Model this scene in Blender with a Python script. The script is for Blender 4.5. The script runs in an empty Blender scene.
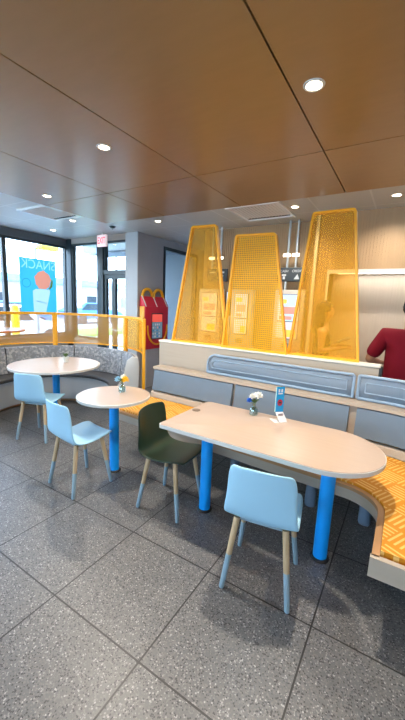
import bpy, bmesh, math, random
from mathutils import Vector, Matrix
random.seed(7)
PI = math.pi
sc = bpy.context.scene
COL = sc.collection

# ------------------------------------------------------------------ materials
def mat(name, col, rough=.5, spec=.5, metal=0., emit=None, estr=0., noise=0., nscale=40., bump=0.):
    m = bpy.data.materials.new(name); m.use_nodes = True
    nt = m.node_tree; b = nt.nodes['Principled BSDF']
    b.inputs['Base Color'].default_value = (*col, 1)
    b.inputs['Roughness'].default_value = rough
    b.inputs['Metallic'].default_value = metal
    b.inputs['Specular IOR Level'].default_value = spec
    if emit:
        b.inputs['Emission Color'].default_value = (*emit, 1); b.inputs['Emission Strength'].default_value = estr
    if noise or bump:
        tc = nt.nodes.new('ShaderNodeTexCoord'); n = nt.nodes.new('ShaderNodeTexNoise')
        n.inputs['Scale'].default_value = nscale
        nt.links.new(tc.outputs['Object'], n.inputs['Vector'])
        if noise:
            mx = nt.nodes.new('ShaderNodeMix'); mx.data_type = 'RGBA'
            mx.inputs[6].default_value = (*[c*(1-noise) for c in col], 1)
            mx.inputs[7].default_value = (*[min(1, c*(1+noise)) for c in col], 1)
            nt.links.new(n.outputs['Fac'], mx.inputs[0]); nt.links.new(mx.outputs[2], b.inputs['Base Color'])
        if bump:
            bp = nt.nodes.new('ShaderNodeBump'); bp.inputs['Strength'].default_value = bump; bp.inputs['Distance'].default_value = .01
            nt.links.new(n.outputs['Fac'], bp.inputs['Height']); nt.links.new(bp.outputs['Normal'], b.inputs['Normal'])
    return m

class NT:
    """tiny node helper"""
    def __init__(s, m): s.nt = m.node_tree
    def n(s, t, **k):
        x = s.nt.nodes.new(t)
        for a, v in k.items(): setattr(x, a, v)
        return x
    def l(s, a, b): s.nt.links.new(a, b)
    def math(s, op, a, b=None, c=None):
        x = s.n('ShaderNodeMath', operation=op)
        for i, v in enumerate((a, b, c)):
            if v is None: continue
            if isinstance(v, (int, float)): x.inputs[i].default_value = v
            else: s.l(v, x.inputs[i])
        return x.outputs[0]
    def mix(s, fac, a, b):
        x = s.n('ShaderNodeMix', data_type='RGBA')
        for i, v in ((0, fac), (6, a), (7, b)):
            if isinstance(v, tuple): x.inputs[i].default_value = (*v, 1)
            elif isinstance(v, (int, float)): x.inputs[i].default_value = v
            else: s.l(v, x.inputs[i])
        return x.outputs[2]
    def xyz(s, rot=0., coord='Object'):
        tc = s.n('ShaderNodeTexCoord'); mp = s.n('ShaderNodeMapping'); mp.inputs['Rotation'].default_value = (0, 0, rot)
        s.l(tc.outputs[coord], mp.inputs['Vector']); sp = s.n('ShaderNodeSeparateXYZ'); s.l(mp.outputs[0], sp.inputs[0])
        return sp.outputs[0], sp.outputs[1], sp.outputs[2], mp.outputs[0]

def floor_mat():
    m = mat('terrazzo', (.2, .2, .2), .3, .6); h = NT(m); b = m.node_tree.nodes['Principled BSDF']
    x, y, z, v = h.xyz()
    vo = h.n('ShaderNodeTexVoronoi'); vo.inputs['Scale'].default_value = 150; h.l(v, vo.inputs['Vector'])
    sp = h.n('ShaderNodeSeparateColor'); h.l(vo.outputs['Color'], sp.inputs[0])
    rp = h.n('ShaderNodeValToRGB'); rp.color_ramp.interpolation = 'CONSTANT'
    e = rp.color_ramp.elements
    e[0].position = 0; e[0].color = (.032, .033, .036, 1); e[1].position = .17; e[1].color = (.12, .122, .126, 1)
    for p, c in ((.45, .15), (.68, .185), (.88, .28), (.96, .40)):
        q = e.new(p); q.color = (c, c*.985, c*.965, 1)
    h.l(sp.outputs[0], rp.inputs[0])
    vd = h.n('ShaderNodeTexVoronoi'); vd.inputs['Scale'].default_value = 150; h.l(v, vd.inputs['Vector'])
    near = h.math('GREATER_THAN', vo.outputs['Distance'], .60)
    c1 = h.mix(near, rp.outputs[0], (.13, .131, .133))
    n2 = h.n('ShaderNodeTexNoise'); n2.inputs['Scale'].default_value = 1.3; h.l(v, n2.inputs['Vector'])
    c1 = h.mix(h.math('MULTIPLY', n2.outputs['Fac'], .22), c1, (.09, .09, .093))
    T = .61
    def groove(co, off):
        f = h.math('FRACT', h.math('DIVIDE', h.math('SUBTRACT', co, off - 100*T), T))
        d = h.math('MINIMUM', f, h.math('SUBTRACT', 1., f))
        return h.math('LESS_THAN', d, .0042/T)
    g = h.math('MAXIMUM', groove(x, -1.442), groove(y, .9217))
    c2 = h.mix(g, c1, (.010, .010, .011)); h.l(c2, b.inputs['Base Color'])
    h.l(h.math('ADD', h.math('MULTIPLY', n2.outputs['Fac'], .06), .36), b.inputs['Roughness'])
    return m

def wood_mat(name, c0, c1, rough, spec=.5, sx=9., sy=.6, sz=9.):
    m = mat(name, c0, rough, spec); h = NT(m); b = m.node_tree.nodes['Principled BSDF']
    tc = h.n('ShaderNodeTexCoord'); mp = h.n('ShaderNodeMapping'); mp.inputs['Scale'].default_value = (sx, sy, sz)
    h.l(tc.outputs['Object'], mp.inputs[0])
    n = h.n('ShaderNodeTexNoise'); n.inputs['Scale'].default_value = 4; n.inputs['Detail'].default_value = 6; h.l(mp.outputs[0], n.inputs['Vector'])
    h.l(h.mix(n.outputs['Fac'], c0, c1), b.inputs['Base Color'])
    return m

def weave_mat():
    m = mat('orange_weave', (.8, .35, .02), .6, .3); h = NT(m); b = m.node_tree.nodes['Principled BSDF']
    x, y, z, v = h.xyz(.5)
    cell = .15
    cx = h.math('FLOOR', h.math('DIVIDE', x, cell)); cy = h.math('FLOOR', h.math('DIVIDE', y, cell))
    par = h.math('FRACT', h.math('MULTIPLY', h.math('ADD', h.math('ADD', cx, cy), 100.), .5))
    sel = h.math('GREATER_THAN', par, .25)
    fx = h.math('FRACT', h.math('ADD', h.math('DIVIDE', x, cell), 100.)); fy = h.math('FRACT', h.math('ADD', h.math('DIVIDE', y, cell), 100.))
    def stripes(a, bb):
        s = h.math('LESS_THAN', h.math('FRACT', h.math('MULTIPLY', a, 5.)), .38)
        inn = h.math('MULTIPLY', h.math('GREATER_THAN', bb, .08), h.math('LESS_THAN', bb, .92))
        return h.math('MULTIPLY', s, inn)
    st = h.math('ADD', h.math('MULTIPLY', sel, stripes(fx, fy)), h.math('MULTIPLY', h.math('SUBTRACT', 1., sel), stripes(fy, fx)))
    n = h.n('ShaderNodeTexNoise'); n.inputs['Scale'].default_value = 5; h.l(v, n.inputs['Vector'])
    base = h.mix(n.outputs['Fac'], (.56, .20, .006), (.64, .27, .012))
    h.l(h.mix(h.math('MULTIPLY', st, .5), base, (.95, .72, .26)), b.inputs['Base Color'])
    return m

def booth_mat():
    m = mat('grey_triangle_fabric', (.3, .33, .36), .7, .2); h = NT(m); b = m.node_tree.nodes['Principled BSDF']
    tc = h.n('ShaderNodeTexCoord'); vo = h.n('ShaderNodeTexVoronoi'); vo.inputs['Scale'].default_value = 34; vo.distance = 'MANHATTAN'
    h.l(tc.outputs['Object'], vo.inputs['Vector']); sp = h.n('ShaderNodeSeparateColor'); h.l(vo.outputs['Color'], sp.inputs[0])
    rp = h.n('ShaderNodeValToRGB'); e = rp.color_ramp.elements; rp.color_ramp.interpolation = 'CONSTANT'
    e[0].color = (.20, .22, .25, 1); e[1].position = .4; e[1].color = (.26, .285, .32, 1); q = e.new(.75); q.color = (.38, .40, .43, 1)
    h.l(sp.outputs[0], rp.inputs[0]); h.l(rp.outputs[0], b.inputs['Base Color'])
    return m

def mesh_mat(name, col, cover, pitch=None, hole=.5, see=(1., 1., 1.)):
    """perforated sheet: part metal, part open. pitch = real round holes seen as holes"""
    m = mat(name, col, .6, .1); h = NT(m); b = m.node_tree.nodes['Principled BSDF']; out = m.node_tree.nodes['Material Output']
    tr = h.n('ShaderNodeBsdfTransparent'); tr.inputs[0].default_value = (*see, 1)
    mx = h.n('ShaderNodeMixShader')
    if pitch:
        x, y, z, v = h.xyz()
        def cell(c): return h.math('SUBTRACT', h.math('FRACT', h.math('ADD', h.math('DIVIDE', c, pitch), 200.)), .5)
        d = h.math('MAXIMUM', h.math('ABSOLUTE', cell(x)), h.math('ABSOLUTE', cell(z)))
        solid = h.math('GREATER_THAN', d, hole*.5)
        h.l(h.math('MAXIMUM', solid, cover), mx.inputs[0])
    else: mx.inputs[0].default_value = cover
    h.l(tr.outputs[0], mx.inputs[1]); h.l(b.outputs[0], mx.inputs[2]); h.l(mx.outputs[0], out.inputs[0])
    return m

def glass_mat(name, tint=(.93, .97, .98), gl=.06):
    m = bpy.data.materials.new(name); m.use_nodes = True; h = NT(m); out = m.node_tree.nodes['Material Output']
    tr = h.n('ShaderNodeBsdfTransparent'); tr.inputs[0].default_value = (*tint, 1)
    g = h.n('ShaderNodeBsdfGlossy'); g.inputs['Roughness'].default_value = .03
    mx = h.n('ShaderNodeMixShader'); mx.inputs[0].default_value = gl
    h.l(tr.outputs[0], mx.inputs[1]); h.l(g.outputs[0], mx.inputs[2]); h.l(mx.outputs[0], out.inputs[0])
    return m

def paper_mat(name, col):
    m = bpy.data.materials.new(name); m.use_nodes = True; h = NT(m); out = m.node_tree.nodes['Material Output']
    d = h.n('ShaderNodeBsdfDiffuse'); d.inputs[0].default_value = (*col, 1)
    t = h.n('ShaderNodeBsdfTranslucent'); t.inputs[0].default_value = (*col, 1)
    mx = h.n('ShaderNodeMixShader'); mx.inputs[0].default_value = .55
    h.l(d.outputs[0], mx.inputs[1]); h.l(t.outputs[0], mx.inputs[2]); h.l(mx.outputs[0], out.inputs[0])
    return m

def tile_ceiling_mat():
    m = mat('grey_ceiling', (.5, .5, .5), .42, .5); h = NT(m); b = m.node_tree.nodes['Principled BSDF']
    x, y, z, v = h.xyz()
    def line(c, off):
        f = h.math('FRACT', h.math('ADD', h.math('DIVIDE', h.math('SUBTRACT', c, off), .61), 50.))
        return h.math('LESS_THAN', f, .03)
    g = h.math('MAXIMUM', line(x, -4.14), line(y, 3.76))
    n = h.n('ShaderNodeTexNoise'); n.inputs['Scale'].default_value = 60; h.l(v, n.inputs['Vector'])
    base = h.mix(n.outputs['Fac'], (.52, .52, .50), (.58, .58, .56))
    h.l(h.mix(g, base, (.66, .66, .64)), b.inputs['Base Color'])
    return m

M = dict(
    floor=floor_mat(), ceil=tile_ceiling_mat(),
    ceilwood=wood_mat('ceiling_wood', (.33, .182, .066), (.38, .215, .084), .33, .5, 1.2, 5., 1.),
    gap=mat('dark_gap', (.02, .015, .012), .8),
    beige=wood_mat('beige_laminate', (.40, .335, .265), (.46, .39, .315), .45, .4, .6, .6, 14.),
    beige_top=wood_mat('table_laminate', (.39, .295, .235), (.44, .34, .275), .30, .5, .8, 10., 1.),
    edge=mat('table_edge', (.62, .62, .60), .4),
    lip=wood_mat('oak_lip', (.36, .19, .08), (.46, .26, .12), .5, .4, 1, 1, 1),
    blue=mat('blue_post', (.005, .36, 1.0), .35, .5),
    black=mat('black_metal', (.012, .013, .015), .45),
    dark=mat('dark_frame', (.02, .035, .045), .4),
    peg=mat('grey_blue_leg', (.16, .22, .30), .5),
    lblue=mat('light_blue_plastic', (.36, .63, .82), .45, .4, bump=.03, nscale=300),
    green=mat('dark_green_plastic', (.009, .030, .018), .45, .4, bump=.03, nscale=300),
    legwood=wood_mat('leg_wood', (.46, .33, .19), (.56, .42, .26), .5, .4, 6, 6, 1),
    legtip=mat('dipped_blue_grey', (.26, .38, .46), .5),
    vinyl=mat('grey_blue_vinyl', (.135, .185, .245), .5, .35, noise=.06, nscale=12),
    weave=weave_mat(), boothfab=booth_mat(),
    boothseat=mat('charcoal_vinyl', (.055, .06, .07), .5, .4, noise=.15, nscale=9),
    boothbase=mat('pale_laminate', (.52, .55, .57), .4, .4),
    screenframe=mat('blue_grey_metal', (.24, .34, .46), .4, .5),
    screen=mesh_mat('perforated_grey_blue', (.23, .32, .43), .62),
    yellow=mat('yellow_metal', (.86, .40, .008), .35, .5),
    ymesh=mesh_mat('yellow_perforated', (.90, .48, .035), .29, see=(1., .88, .62)),
    yholes=mesh_mat('yellow_holes', (.90, .49, .03), .06, .021, .80, see=(1., .97, .86)),
    dmesh=mesh_mat('divider_perforated', (.80, .44, .11), .46, see=(1., .97, .90)),
    slat=wood_mat('slat_wood', (.40, .27, .155), (.48, .335, .20), .5, .35, 20, 20, .5),
    slatlight=wood_mat('pale_slat', (.56, .48, .40), (.64, .56, .48), .5, .35, 20, 20, .5),
    white=mat('white_paint', (.72, .72, .70), .45), cap=mat('white_cap', (.78, .74, .66), .4),
    grey=mat('grey_wall', (.38, .38, .41), .6, noise=.06, nscale=6), lgrey=mat('pale_grey_wall', (.46, .49, .52), .6),
    glass=glass_mat('window_glass'), vase=glass_mat('vase_glass', (.80, .90, .90), .16),
    water=glass_mat('water', (.85, .92, .92), .05),
    red=mat('box_red', (.62, .012, .035), .4), gold=mat('box_gold', (.85, .42, .01), .4),
    shirt=mat('dark_red_shirt', (.17, .004, .016), .8, .2, noise=.12, nscale=8, bump=.15),
    skin=mat('skin', (.42, .23, .15), .55, .4), skin2=mat('skin_warm', (.52, .30, .20), .55, .4),
    hair=mat('dark_hair', (.012, .010, .009), .6, noise=.3, nscale=60), pants=mat('dark_trousers', (.02, .022, .03), .8),
    top=mat('dark_top', (.025, .022, .022), .8), shoe=mat('shoe', (.015, .015, .015), .5), eyew=mat('eye', (.7, .7, .68), .3),
    lip_skin=mat('lips', (.35, .10, .09), .5),
    steel=mat('brushed_steel', (.55, .60, .64), .35, .5, .6),
    signdark=mat('sign_slate', (.045, .06, .075), .5),
    signtext=mat('sign_print', (.60, .66, .70), .5),
    kiosk=mat('kiosk_white', (.60, .58, .55), .4),
    kscreen=mat('kiosk_screen', (.3, .3, .35), .3, emit=(.80, .70, .78), estr=.8),
    kpic=mat('kiosk_picture', (.4, .2, .2), .3, emit=(.75, .38, .30), estr=.6),
    kyel=mat('kiosk_yellow', (.5, .4, .1), .3, emit=(.9, .65, .08), estr=.7),
    kblue=mat('kiosk_blue_screen', (.3, .4, .5), .3, emit=(.42, .68, .95), estr=.9),
    lampglow=mat('lamp_lens', (1, 1, 1), .4, emit=(1., .86, .64), estr=14.),
    barglow=mat('light_bar_lens', (1, 1, 1), .4, emit=(1., .93, .74), estr=3.),
    exitw=mat('exit_face', (.7, .6, .6), .4, emit=(.95, .70, .72), estr=.5), exitr=mat('exit_red', (.6, .03, .06), .4, emit=(.85, .06, .12), estr=.7),
    petal_w=mat('white_petal', (.78, .78, .74), .6), petal_b=mat('blue_petal', (.0, .12, .55), .6), petal_lb=mat('pale_blue_petal', (.28, .52, .72), .6),
    petal_y=mat('yellow_petal', (.85, .50, .01), .6), leaf=mat('leaf_green', (.05, .12, .025), .6), stem=mat('stem_green', (.10, .16, .05), .6),
    card_b=mat('card_blue', (.0, .28, .62), .35), card_w=mat('card_white', (.70, .70, .72), .35), card_r=mat('card_red', (.40, .02, .05), .4),
    card_g=mat('card_grey_print', (.34, .30, .33), .5), card_edge=mat('card_pale_edge', (.45, .70, .72), .3),
    asphalt=mat('asphalt', (.30, .31, .32), .85, noise=.12, nscale=3), grass=mat('grass', (.16, .30, .05), .9, noise=.3, nscale=30),
    outwhite=mat('outdoor_white', (.75, .78, .80), .7), outblue=mat('outdoor_blue', (.16, .32, .56), .5), outgrey=mat('outdoor_grey', (.22, .26, .30), .7),
    outtan=mat('outdoor_tan', (.34, .31, .28), .7, noise=.1, nscale=4), bollard=mat('bollard_yellow', (.85, .60, .01), .4),
    carred=mat('car_red', (.55, .02, .08), .3), carblue=mat('car_blue', (.05, .16, .42), .3), carglass=mat('car_glass', (.03, .04, .05), .1), tyre=mat('tyre', (.02, .02, .02), .8),
    p_blue=paper_mat('poster_cyan', (.035, .25, .31)), p_white=paper_mat('poster_white', (.30, .37, .38)), p_text=paper_mat('poster_letter', (.20, .37, .38)),
    p_orange=paper_mat('poster_orange', (.46, .15, .09)), p_lime=paper_mat('poster_lime', (.32, .34, .08)), p_dark=paper_mat('poster_mark', (.015, .15, .20)),
    headgrey=mat('head_beam', (.10, .12, .14), .5), tan=mat('knee_wall', (.40, .36, .32), .6), pink=mat('table_red_edge', (.60, .05, .05), .4), pale_top=mat('pale_top', (.66, .70, .72), .25),
    grille=mat('vent_white', (.90, .91, .92), .22, .8), grommet=mat('grommet', (.16, .12, .09), .5),
    plastic_w=mat('white_plastic', (.70, .74, .72), .4), tablet=mat('tablet', (.03, .03, .035), .3),
)

# ------------------------------------------------------------------ mesh helpers
def finish(bm, smooth=40):
    bmesh.ops.recalc_face_normals(bm, faces=bm.faces[:])
    me = bpy.data.meshes.new('m'); bm.to_mesh(me); bm.free()
    if smooth:
        me.polygons.foreach_set('use_smooth', [True]*len(me.polygons))
        me.set_sharp_from_angle(angle=math.radians(smooth))
    return me
def obj(name, bm, m, parent=None, smooth=40):
    me = bm if isinstance(bm, bpy.types.Mesh) else finish(bm, smooth)
    me.name = name
    o = bpy.data.objects.new(name, me); COL.objects.link(o)
    if m is not None:
        if isinstance(m, (list, tuple)):
            for q in m: me.materials.append(M[q] if isinstance(q, str) else q)
        else: me.materials.append(M[m] if isinstance(m, str) else m)
    if parent: o.parent = parent
    return o
def tag(o, label=None, cat=None, group=None, kind=None):
    if label: o['label'] = label
    if cat: o['category'] = cat
    if group: o['group'] = group
    if kind: o['kind'] = kind
    return o
def thing(name, label, cat, loc=(0, 0, 0), rz=0., group=None):
    o = bpy.data.objects.new(name, None); COL.objects.link(o); o.empty_display_size = .1
    o.location = loc; o.rotation_euler = (0, 0, rz)
    return tag(o, label, cat, group)
def struct(name, bm, m, parent=None, smooth=40):
    o = obj(name, bm, m, parent, smooth)
    if not parent: o['kind'] = 'structure'
    return o
def copy_tree(o, parent=None):
    c = o.copy(); COL.objects.link(c)
    if parent: c.parent = parent
    for ch in [q for q in bpy.data.objects if q.parent == o]: copy_tree(ch, c)
    return c
def B(): return bmesh.new()
def box(bm, x0, x1, y0, y1, z0, z1, bev=0., mi=0, seg=2):
    r = bmesh.ops.create_cube(bm, size=1); vs = r['verts']
    for v in vs:
        v.co = Vector(((x0+x1)/2 + v.co.x*(x1-x0), (y0+y1)/2 + v.co.y*(y1-y0), (z0+z1)/2 + v.co.z*(z1-z0)))
    fs = list({f for v in vs for f in v.link_faces})
    for f in fs: f.material_index = mi
    if bev: bmesh.ops.bevel(bm, geom=list({e for v in vs for e in v.link_edges}), offset=bev, segments=seg, affect='EDGES', profile=.5)
    return bm
def bx(*a, **k): return box(B(), *a, **k)
def tube(bm, pts, rs, seg=14, cap=True, mi=0):
    """round bar through points with a radius at each"""
    pts = [Vector(p) for p in pts]
    if isinstance(rs, (int, float)): rs = [rs]*len(pts)
    rings = []; up = None
    for i, p in enumerate(pts):
        d = (pts[min(i+1, len(pts)-1)] - pts[max(i-1, 0)]).normalized()
        if up is None:
            up = Vector((1, 0, 0)) if abs(d.x) < .9 else Vector((0, 1, 0))
        a = (up - d*up.dot(d)).normalized(); up = a; b = d.cross(a)
        rings.append([bm.verts.new(p + (a*math.cos(2*PI*k/seg) + b*math.sin(2*PI*k/seg))*rs[i]) for k in range(seg)])
    fs = []
    for r0, r1 in zip(rings, rings[1:]):
        for k in range(seg): fs.append(bm.faces.new((r0[k], r0[(k+1) % seg], r1[(k+1) % seg], r1[k])))
    if cap: fs += [bm.faces.new(rings[0][::-1]), bm.faces.new(rings[-1])]
    for f in fs: f.material_index = mi
    return bm
def lathe(bm, prof, c=(0, 0), seg=32, mi=0):
    """prof: (radius, z) from bottom to top, closed at ends when radius 0"""
    rings = []
    for r, z in prof:
        if r < 1e-6: rings.append([bm.verts.new((c[0], c[1], z))])
        else: rings.append([bm.verts.new((c[0]+r*math.cos(2*PI*k/seg), c[1]+r*math.sin(2*PI*k/seg), z)) for k in range(seg)])
    for a, b in zip(rings, rings[1:]):
        for k in range(seg):
            v = [a[k % len(a)], a[(k+1) % len(a)], b[(k+1) % len(b)], b[k % len(b)]]
            u = []
            for q in v:
                if q not in u: u.append(q)
            if len(u) > 2: bm.faces.new(u).material_index = mi
    return bm
def prism(bm, poly, fn, d0, d1, bev=0., mi=0):
    """poly in 2D, fn(u, v, d) -> point, extruded from d0 to d1"""
    a = [bm.verts.new(fn(u, v, d0)) for u, v in poly]; b = [bm.verts.new(fn(u, v, d1)) for u, v in poly]
    n = len(poly); fs = [bm.faces.new(a[::-1]), bm.faces.new(b)]
    for i in range(n): fs.append(bm.faces.new((a[i], a[(i+1) % n], b[(i+1) % n], b[i])))
    for f in fs: f.material_index = mi
    if bev:
        es = list(fs[0].edges) + list(fs[1].edges)
        bmesh.ops.bevel(bm, geom=es, offset=bev, segments=2, affect='EDGES', profile=.5)
    return bm
XY = lambda u, v, d: (u, v, d)
XZ = lambda u, v, d: (u, d, v)
YZ = lambda u, v, d: (d, u, v)
def sweep(bm, frames, prof, cap=True):
    """frames: list of (point2d, outward2d); prof closed list of (offset along outward, z)"""
    rings = [[bm.verts.new((p[0]+o*n[0], p[1]+o*n[1], z)) for o, z in prof] for p, n in frames]
    k = len(prof)
    for a, b in zip(rings, rings[1:]):
        for i in range(k): bm.faces.new((a[i], a[(i+1) % k], b[(i+1) % k], b[i]))
    if cap: bm.faces.new(rings[0]); bm.faces.new(rings[-1][::-1])
    return bm
def strip(bm, frA, frB, zs):
    """closed slab between two matched plan lines frA, frB (lists of 2D points) from z0 to z1"""
    z0, z1 = zs; n = len(frA)
    V = [[bm.verts.new((p[0], p[1], z)) for p in L] for L in (frA, frB) for z in (z0, z1)]
    a0, a1, b0, b1 = V
    for i in range(n-1):
        bm.faces.new((a1[i], a1[i+1], b1[i+1], b1[i])); bm.faces.new((a0[i], b0[i], b0[i+1], a0[i+1]))
        bm.faces.new((a0[i], a0[i+1], a1[i+1], a1[i])); bm.faces.new((b0[i], b1[i], b1[i+1], b0[i+1]))
    bm.faces.new((a0[0], a1[0], b1[0], b0[0])); bm.faces.new((a0[-1], b0[-1], b1[-1], a1[-1]))
    return bm
def sphere(bm, c, r, seg=16, rings=10, mi=0, rot=None):
    if isinstance(r, (int, float)): r = (r, r, r)
    q = bmesh.ops.create_uvsphere(bm, u_segments=seg, v_segments=rings, radius=1)
    for v in q['verts']:
        p = Vector((v.co.x*r[0], v.co.y*r[1], v.co.z*r[2]))
        if rot: p = rot @ p
        v.co = p + Vector(c)
    for f in {f for v in q['verts'] for f in v.link_faces}: f.material_index = mi
    return bm
def text_mesh(body, size, extrude=.001):
    cu = bpy.data.curves.new('t', 'FONT'); cu.body = body; cu.size = size; cu.extrude = extrude; cu.align_x = 'CENTER'; cu.align_y = 'CENTER'
    o = bpy.data.objects.new('t', cu); COL.objects.link(o)
    dg = bpy.context.evaluated_depsgraph_get(); me = bpy.data.meshes.new_from_object(o.evaluated_get(dg))
    bpy.data.objects.remove(o); bpy.data.curves.remove(cu)
    return me
def place_text(name, body, size, mtl, parent, fn, extrude=.001):
    me = text_mesh(body, size, extrude)
    for v in me.vertices: v.co = Vector(fn(v.co.x, v.co.y, v.co.z))
    me.materials.clear()
    return obj(name, me, mtl, parent)
def bake(o):
    dg = bpy.context.evaluated_depsgraph_get(); me = bpy.data.meshes.new_from_object(o.evaluated_get(dg))
    bpy.data.objects.remove(o); return me
def skin(chains, root=0, sub=2):
    """chains: list of point lists [(x,y,z,rx,ry?)...]; the same coordinates share one vertex -> continuous skin"""
    vs, rad, es, ix = [], [], [], {}
    for ch in chains:
        prev = None
        for p in ch:
            k = tuple(round(c, 4) for c in p[:3])
            if k not in ix:
                ix[k] = len(vs); vs.append(p[:3]); r = p[3:] or (.03,); rad.append((r[0], r[-1]))
            i = ix[k]
            if prev is not None and prev != i: es.append((prev, i))
            prev = i
    me = bpy.data.meshes.new('sk'); me.from_pydata(vs, es, []); o = bpy.data.objects.new('sk', me); COL.objects.link(o)
    md = o.modifiers.new('s', 'SKIN'); md.use_smooth_shade = True
    for i, sv in enumerate(me.skin_vertices[0].data): sv.radius = rad[i]; sv.use_root = (i == root)
    s2 = o.modifiers.new('u', 'SUBSURF'); s2.levels = s2.render_levels = sub
    m2 = bake(o); m2.polygons.foreach_set('use_smooth', [True]*len(m2.polygons)); return m2
def from_mesh(me):
    bm = bmesh.new(); bm.from_mesh(me); return bm

# ------------------------------------------------------------------ camera
CAMZ = 1.5951
def Rm(yaw, pitch, roll):
    cy, sy, cp, sp = math.cos(yaw), math.sin(yaw), math.cos(pitch), math.sin(pitch)
    f = Vector((-sy*cp, cy*cp, sp)); r = Vector((cy, sy, 0)); d = f.cross(r)
    cr, sr = math.cos(roll), math.sin(roll)
    return r*cr + d*sr, r*-sr + d*cr, f
r_, d_, f_ = Rm(.548723506, -.170359644, -.0420201602)
cam = bpy.data.cameras.new('camera'); co = bpy.data.objects.new('camera', cam); COL.objects.link(co)
cam.sensor_fit = 'VERTICAL'; cam.sensor_height = 36; cam.lens = 328.606/720*36; cam.clip_start = .05
u_ = -d_; b_ = -f_
co.matrix_world = Matrix(((r_.x, u_.x, b_.x, 0), (r_.y, u_.y, b_.y, 0), (r_.z, u_.z, b_.z, CAMZ), (0, 0, 0, 1)))
sc.camera = co

# ------------------------------------------------------------------ the setting
XL, YD, XC, XR, YB = -6.15, 4.5, -4.13, 2.6, -4.2      # window wall, door wall, grey wall, right wall, wall behind
ZC = 2.77
struct('floor', bx(XL-.15, XR+.1, YB-.1, 6.9, -.08, 0), 'floor')
struct('ceiling', bx(XL-.3, XR+.15, YB-.15, 7.0, ZC, ZC+.1), 'ceil')
# wood ceiling panels, hung just under the grey ceiling
bm = B(); box(bm, -4.14, XR, YB, 3.742, ZC-.004, ZC-.0005)
xs = [-4.14, -2.99, -1.84, -.685, .47, 1.62, XR]; ys = [YB, -1.87, .43, 2.725, 3.742]
for a, b in zip(xs, xs[1:]):
    for c, d in zip(ys, ys[1:]):
        box(bm, a+.005, b-.005, c+.005, d-.005 if d < 3.7 else d, 2.75, ZC-.004)
for f in bm.faces: f.material_index = 0 if f.calc_center_median().z < ZC-.0042 else 1
struct('ceiling.001', bm, ['ceilwood', 'gap'])
# left window wall: knee wall, head beam, mullions, glass
bm = B(); box(bm, XL-.12, XL, YB, YD+.08, 0, .81)
struct('wall_left', bm, ['tan'])
struct('trim_6', bx(XL-.12, XL+.015, YB, YD-.02, 2.63, ZC), 'headgrey')
obj('sill', bx(XL-.13, XL+.04, YB, YD, .81, .835), 'lgrey', bpy.data.objects['wall_left'])
ym = [YB, -2.99, -1.74, -.5, .75, 2.0, 3.25, YD]
for i, (a, b) in enumerate(zip(ym, ym[1:])):
    fr = B()
    box(fr, XL-.09, XL-.01, a, a+.035, .835, 2.63); box(fr, XL-.09, XL-.01, b-.035, b, .835, 2.63)
    box(fr, XL-.09, XL-.01, a+.035, b-.035, .835, .875); box(fr, XL-.09, XL-.01, a+.035, b-.035, 2.59, 2.63)
    w = struct('window_%d' % (i+1), fr, 'dark')
    obj('pane', bx(XL-.055, XL-.045, a+.035, b-.035, .875, 2.59), 'glass', w)
# corner post and door wall
struct('trim_1', bx(XL-.12, XL+.16, YD-.02, YD+.12, 0, ZC, .005), 'dark')
bm = B(); box(bm, XL+.16, -5.21, YD, YD+.1, 0, .79); box(bm, XL+.16, -4.42, YD, YD+.1, 2.67, ZC)
struct('wall_front', bm, 'tan')
fr = B(); box(fr, XL+.16, XL+.19, YD, YD+.08, .79, 2.67); box(fr, -5.24, -5.21, YD, YD+.08, .79, 2.67)
box(fr, XL+.19, -5.24, YD, YD+.08, .79, .83); box(fr, XL+.19, -5.24, YD, YD+.08, 2.63, 2.67)
w = struct('window_8', fr, 'dark'); obj('pane', bx(XL+.19, -5.24, YD+.03, YD+.04, .83, 2.63), 'glass', w)
struct('trim_2', bx(-5.21, -5.04, YD-.03, YD+.09, 0, 2.67, .004), 'dark')
fr = B(); box(fr, -5.04, -4.42, YD-.02, YD+.09, 2.06, 2.14); box(fr, -5.04, -5.01, YD, YD+.08, 2.14, 2.67); box(fr, -4.45, -4.42, YD, YD+.08, 2.14, 2.67); box(fr, -5.01, -4.45, YD, YD+.08, 2.63, 2.67)
w = struct('window_9', fr, 'dark'); obj('pane', bx(-5.01, -4.45, YD+.03, YD+.04, 2.14, 2.63), 'glass', w)
fr = B()
for a, b in ((-5.04, -4.98), (-4.83, -4.74), (-4.46, -4.42)): box(fr, a, b, YD, YD+.06, 0, 2.06)
for c, d in ((0, .22), (1.98, 2.06)): box(fr, -4.98, -4.83, YD, YD+.06, c, d); box(fr, -4.74, -4.46, YD, YD+.06, c, d)
dr = struct('door_1', fr, 'dark')
obj('pane', bx(-4.98, -4.83, YD+.025, YD+.035, .22, 1.98), 'glass', dr); obj('pane', bx(-4.74, -4.46, YD+.025, YD+.035, .22, 1.98), 'glass', dr)
obj('push_bar', tube(B(), [(-4.80, YD-.04, 1.02), (-4.43, YD-.04, 1.02)], .018), 'steel', dr)
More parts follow.
